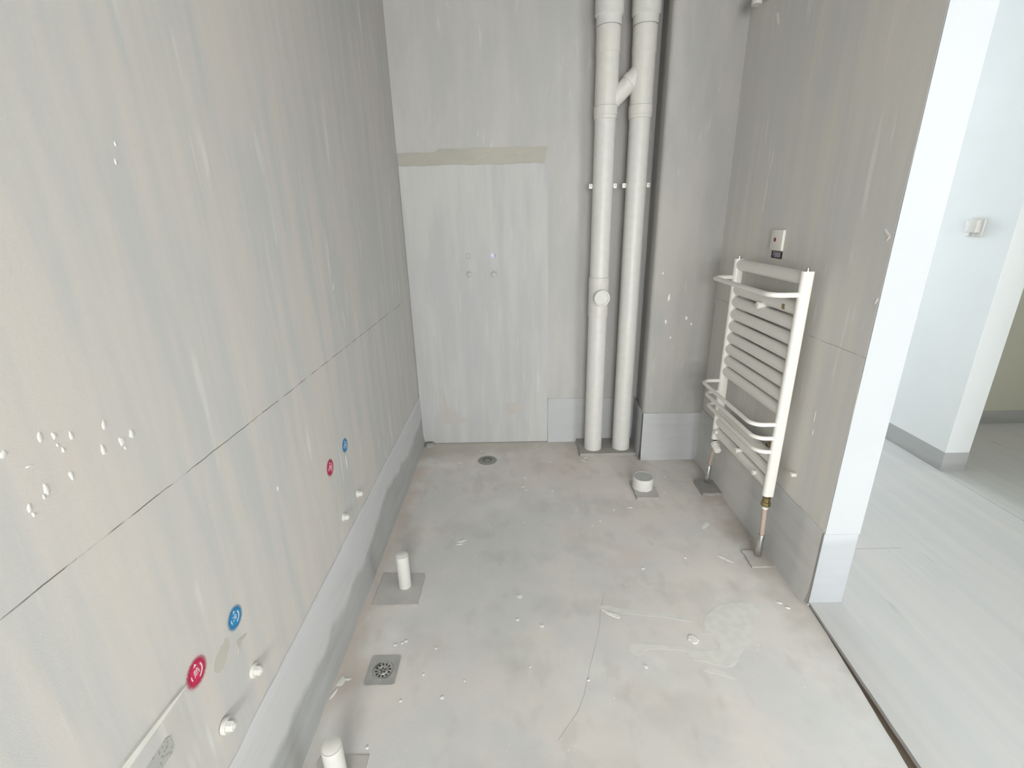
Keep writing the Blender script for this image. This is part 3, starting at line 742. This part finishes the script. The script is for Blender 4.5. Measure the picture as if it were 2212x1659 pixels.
# far side: black seal and white valve with a stubby plug turned to the room
obj('seal', B().lathe((RX, YFAR, 0), (0, 0, 1), [(0.299, 0.009), (0.280, 0.009)], 16), M['black'], rad)
vo_ = Vector((RX - 0.002, YFAR - 0.014, 0.270)); va = Vector((-0.05, -0.85, -0.32)).normalized()
v = obj('valve', B().lathe(vo_ - va * 0.012, va, [(0, 0.014), (0.004, 0.0215), (0.024, 0.0215), (0.026, 0.0185)], 8), M['enamel'], rad, False)
obj('valve_plug', B().lathe(vo_ + va * 0.010, va, [(0, 0.0185), (0.030, 0.0180), (0.034, 0.0155)], 20), M['enamel'], v)
obj('brass_bolt', B().lathe((XR + 0.001, 1.80, 0.475), (-1, 0, 0), [(0, 0.014), (0.025, 0.014), (0.028, 0.009), (0.04, 0.009)], 12), M['brass'], rad)

# heating pipes rising from the floor to the radiator
def heating_pipe(x, y, zs, top, xt, yt, rs, label):
    t = thing('heating_pipe', (x, y, 0.0), label, 'pipe', 'heating pipes under the towel radiator')
    obj('sleeve', B().lathe((x, y, 0), (0, 0, 1), [(0.004, rs), (zs - 0.002, rs), (zs, rs - 0.0015), (zs, rs - 0.004)], 24), M['chrome'], t)
    pts = [(x, y, 0.006), (x, y, zs), (x * .6 + xt * .4, y * .6 + yt * .4, zs + (top - zs) * .45), (xt, yt, top)]
    obj('inner_pipe', B().tube(pts, rs - 0.004, 18), M['pex'], t)
heating_pipe(1.030, 2.268, 0.118, 0.262, RX, YFAR - 0.002, 0.0125, 'far chrome-sleeved heating pipe on a dark mortar pad')
heating_pipe(1.026, 1.690, 0.112, 0.238, RX, YN, 0.0135, 'near chrome-sleeved heating pipe rising to the brass nut')

# ------------------------------------------------------------------ pipe stubs and drains in the floor
def stub(x, y, h, r, label, name='pipe_stub', lip=True):
    t = thing(name, (x, y, 0.008), label, 'pipe', 'white pipe stubs standing out of the floor')
    obj('pipe', B().lathe((x, y, 0), (0, 0, 1), [(0.004, r), (h - 0.001, r), (h, r - 0.0007), (h, r - 0.0026), (h - 0.006, r - 0.003), (h - 0.006, r - 0.0032)], 36), M['pvc'], t)
    obj('cap_film', B().lathe((x, y, 0), (0, 0, 1), [(h - 0.008, r - 0.0034), (h - 0.0006, r - 0.0026), (h + 0.0002, r - 0.004), (h + 0.0004, 0.001)], 32), M['enamel'], t)
stub(-0.460, 1.548, 0.152, 0.0248, 'tall thin white pipe stub beside the square floor drain')
stub(-0.482, 0.832, 0.150, 0.0255, 'nearest white pipe stub at the bottom edge of the floor')
t = thing('toilet_outlet', (0.672, 2.240, 0.010), 'wide short white toilet outlet capped with a grey disc', 'pipe', 'white pipe stubs standing out of the floor')
def jagged():
    b = B(); n = 48; r = 0.0535; random.seed(3)
    z0 = [0.010 + 0.004 * random.random() for _ in range(n)]
    def fn(u, v):
        a = 2 * math.pi * u; k = int(round(u * n)) % n
        prof = [(z0[k], r), (0.074, r), (0.0765, r - 0.001), (0.0765, r - 0.004), (0.070, r - 0.0045)]
        z, rr = prof[int(round(v * 4))]
        return Vector((0.672 + rr * math.cos(a), 2.240 + rr * math.sin(a), z))
    b.grid(fn, n, 4)
    bmesh.ops.remove_doubles(b.bm, verts=b.bm.verts, dist=1e-5)
    return b
obj('pipe', jagged(), M['pvc'], t)
obj('cap_disc', B().lathe((0.672, 2.240, 0), (0, 0, 1), [(0.066, 0.050), (0.0755, 0.0492), (0.0762, 0.001)], 36), M['pvc_grey'], t, True, 'pale grey disc')

# square floor drain near the left wall
dx, dy = -0.4535, 1.168
t = thing('floor_drain', (dx, dy, 0.0), 'square steel floor drain near the left wall', 'drain')
def drain_plate():
    b = B(); n = 48; hw, hh, r = 0.0485, 0.053, 0.034
    out, inn, low = [], [], []
    for k in range(n):
        a = 2 * math.pi * k / n
        c_, s_ = math.cos(a), math.sin(a)
        q = 1 / max(abs(c_) / hw, abs(s_) / hh)
        out.append((dx + c_ * q, dy + s_ * q)); inn.append((dx + c_ * r, dy + s_ * r))
    o0 = [b.bm.verts.new((x, y, 0.0)) for x, y in out]; o1 = [b.bm.verts.new((x, y, 0.0035)) for x, y in out]
    i1 = [b.bm.verts.new((x, y, 0.0035)) for x, y in inn]
    i0 = [b.bm.verts.new((x, y, 0.0004)) for x, y in inn]
    for k in range(n):
        j = (k + 1) % n
        b.bm.faces.new((o0[k], o0[j], o1[j], o1[k])); b.bm.faces.new((o1[k], o1[j], i1[j], i1[k])); b.bm.faces.new((i1[k], i1[j], i0[j], i0[k]))
    return b
obj('plate', drain_plate(), M['steel'], t, True)
obj('grate', B().lathe((dx, dy, 0), (0, 0, 1), [(0.0002, 0.0335), (0.0026, 0.0335), (0.0035, 0.031), (0.0022, 0.028), (0.0022, 0.0165), (0.0034, 0.0155), (0.0034, 0.0145), (0.0020, 0.013), (0.0020, 0.0005)], 40), M['chrome'], t)
def slot(ax_, ay_, ang, l, w_, z):
    b = B(); u = Vector((math.cos(ang), math.sin(ang), 0)); v_ = Vector((-u.y, u.x, 0)); c_ = Vector((ax_, ay_, z))
    pts = []
    for k in range(12):
        a = 2 * math.pi * k / 12
        pts.append(c_ + u * math.cos(a) * l + v_ * math.sin(a) * w_)
    return b.prism(pts, (0, 0, 0.0006))
for k in range(12):
    a = 2 * math.pi * k / 12 + 0.2
    obj('slot', slot(dx + 0.0222 * math.cos(a), dy + 0.0222 * math.sin(a), a, 0.0042, 0.0022, 0.0020), M['black'], t, False)
for k in range(5):
    a = 2 * math.pi * k / 5 + 0.5
    obj('slot', slot(dx + 0.007 * math.cos(a), dy + 0.007 * math.sin(a), a, 0.0042, 0.0020, 0.0018), M['black'], t, False)
# round drain at the back wall
ex, ey = -0.180, 2.590
t = thing('floor_drain', (ex, ey, 0.0), 'dirty round floor drain near the back wall', 'drain')
obj('rim', B().lathe((ex, ey, 0), (0, 0, 1), [(0.0002, 0.058), (0.0012, 0.055), (0.0022, 0.048), (0.0012, 0.042)], 36, cap=False), M['pad_dark'], t)
obj('grate', B().lathe((ex, ey, 0), (0, 0, 1), [(0.0003, 0.0425), (0.0020, 0.040), (0.0022, 0.0005)], 32), M['pad_dark'], t)
for k in range(10):
    a = 2 * math.pi * k / 10
    obj('slot', slot(ex + 0.024 * math.cos(a), ey + 0.024 * math.sin(a), a, 0.006, 0.0035, 0.0019), M['black'], t, False)

# ------------------------------------------------------------------ water outlets on the walls
def plug(o, ax, r, label, grp, ragged_=True, m='pvc', name='pipe_plug'):
    o = Vector(o); ax = Vector(ax)
    t = thing(name, o, label, 'plug', grp)
    obj('flange', B().lathe(o - ax * 0.002, ax, [(0, r), (0.006, r), (0.008, r * 0.86), (0.008, r * 0.5)], 24), M[m], t)
    obj('plug_head', B().lathe(o, ax, [(0.004, r * 0.72), (0.016, r * 0.70), (0.019, r * 0.55)], 8), M[m], t, False)
    obj('thread_end', B().lathe(o, ax, [(0.016, r * 0.40), (0.021, r * 0.38), (0.022, r * 0.2)], 14), M[m], t)
G = 'white plastic plugs in the water outlets of the left wall'
plug((XL, 0.818, 0.428), (1, 0, 0), 0.017, 'white plug below the large blue mark', G)
plug((XL + 0.004, 0.695, 0.423), (1, 0, 0), 0.017, 'white plug below the large red mark', G)
plug((XL, 1.590, 0.408), (1, 0, 0), 0.015, 'white plug below the small blue mark', G)
plug((XL, 1.432, 0.413), (1, 0, 0), 0.015, 'white plug below the small red mark', G)
G = 'cement-smeared plugs in the back wall outlets'
plug((-0.253, YB - 0.008, 1.087), (0, -1, 0), 0.019, 'cement-smeared plug under the grey ring on the back wall', G, m='cem_patch')
plug((-0.110, YB - 0.008, 1.085), (0, -1, 0), 0.021, 'cement-smeared plug under the bluish sticker on the back wall', G, m='cem_patch')
t = thing('sticker', (-0.256, YB - 0.008, 1.189), 'small grey ring sticker on the cement patch', 'sticker', 'stickers above the back wall outlets')
obj('backing', B().box((-0.256 - 0.015, YB - 0.0095, 1.189 - 0.015), (-0.256 + 0.015, YB - 0.0075, 1.189 + 0.015), 0.0005, 1), M['cem_patch'], t)
obj('ring', B().lathe((-0.256, YB - 0.0093, 1.189), (0, -1, 0), [(0, 0.0145), (0.001, 0.0145), (0.001, 0.0112), (0, 0.0112)], 30, cap=False), M['crackm'], t)
t = thing('sticker', (-0.114, YB - 0.008, 1.189), 'small bluish white sticker with a mark on the cement patch', 'sticker', 'stickers above the back wall outlets')
obj('backing', B().box((-0.114 - 0.014, YB - 0.0095, 1.189 - 0.014), (-0.114 + 0.014, YB - 0.0075, 1.189 + 0.014), 0.0005, 1), plain('sticker_blue', srgb(196, 198, 226), 0.5), t)
obj('print', B().lathe((-0.116, YB - 0.0094, 1.192), (0, -1, 0), [(0, 0.009), (0.0008, 0.009)], 20), M['pvc'], t)
obj('print', B().prism([(-0.104, YB - 0.0094, 1.199), (-0.101, YB - 0.0094, 1.199), (-0.101, YB - 0.0094, 1.181), (-0.104, YB - 0.0094, 1.181)], (0, -0.0006, 0)), plain('sticker_print', srgb(120, 124, 150), 0.6), t, False)

# ------------------------------------------------------------------ switch plates
t = thing('wall_plate', (XR, 2.031, 1.246), 'white square cover plate with a red dot above the radiator', 'switch plate')
obj('plate', B().box((XR - 0.0095, 1.986, 1.2455), (XR + 0.001, 2.076, 1.3265), 0.003, 3), M['enamel'], t)
obj('red_dot', B().lathe((XR - 0.009, 2.042, 1.287), (-1, 0, 0), [(0, 0.0085), (0.0016, 0.0080), (0.002, 0.005)], 18), M['red'], t, True, 'dark red dot')
t = thing('name_tag', (XR, 2.027, 1.222), 'small black tag with pale lettering under the white cover plate', 'tag')
obj('tag', B().box((XR - 0.0018, 1.986, 1.2135), (XR + 0.0005, 2.067, 1.2415)), M['black'], t, False)
me = text_mesh('F888', 0.030, 0.0002); me.materials.clear(); me.materials.append(M['lilac'])
o = bpy.data.objects.new('lettering', me); COL.objects.link(o); o.parent = t
o.matrix_parent_inverse = Matrix.Translation(-t.location)
# local x -> world -y (reads left to right from inside the room), local y -> world z, local z -> world -x
o.matrix_basis = Matrix.Translation((XR - 0.0020, 2.0265, 1.2275)) @ Matrix(((0, 0, -1, 0), (-1, 0, 0, 0), (0, 1, 0, 0), (0, 0, 0, 1)))

t = thing('switch_box', (XC, 2.548, 1.25), 'white surface switch box on the passage wall', 'switch box')
obj('plate', B().box((XC - 0.010, 2.503, 1.252), (XC + 0.001, 2.594, 1.342), 0.004, 3), M['pvc'], t)
obj('cover', B().box((XC - 0.034, 2.518, 1.272), (XC - 0.008, 2.580, 1.334), 0.005, 3), M['pvc_old'], t)
for y in (2.531, 2.566):
    obj('button', B().lathe((XC - 0.009, y, 1.262), (-1, 0, 0), [(0, 0.008), (0.004, 0.0075), (0.005, 0.004)], 16), M['pvc_grey'], t)

# white elbow sticking out high on the right wall by the corner
t = thing('pipe_elbow', (XR, 2.395, 2.24), 'white plastic elbow high on the right wall by the corner', 'pipe elbow')
obj('elbow', B().tube([(XR + 0.001, 2.385, 2.250), (XR - 0.030, 2.385, 2.250), (XR - 0.044, 2.385, 2.246), (XR - 0.052, 2.386, 2.236), (XR - 0.054, 2.387, 2.223), (XR - 0.054, 2.387, 2.205)], 0.021, 20), M['pvc'], t)
obj('collar', B().tube([(XR + 0.001, 2.385, 2.250), (XR - 0.014, 2.385, 2.250)], 0.027, 20), M['pvc'], t)
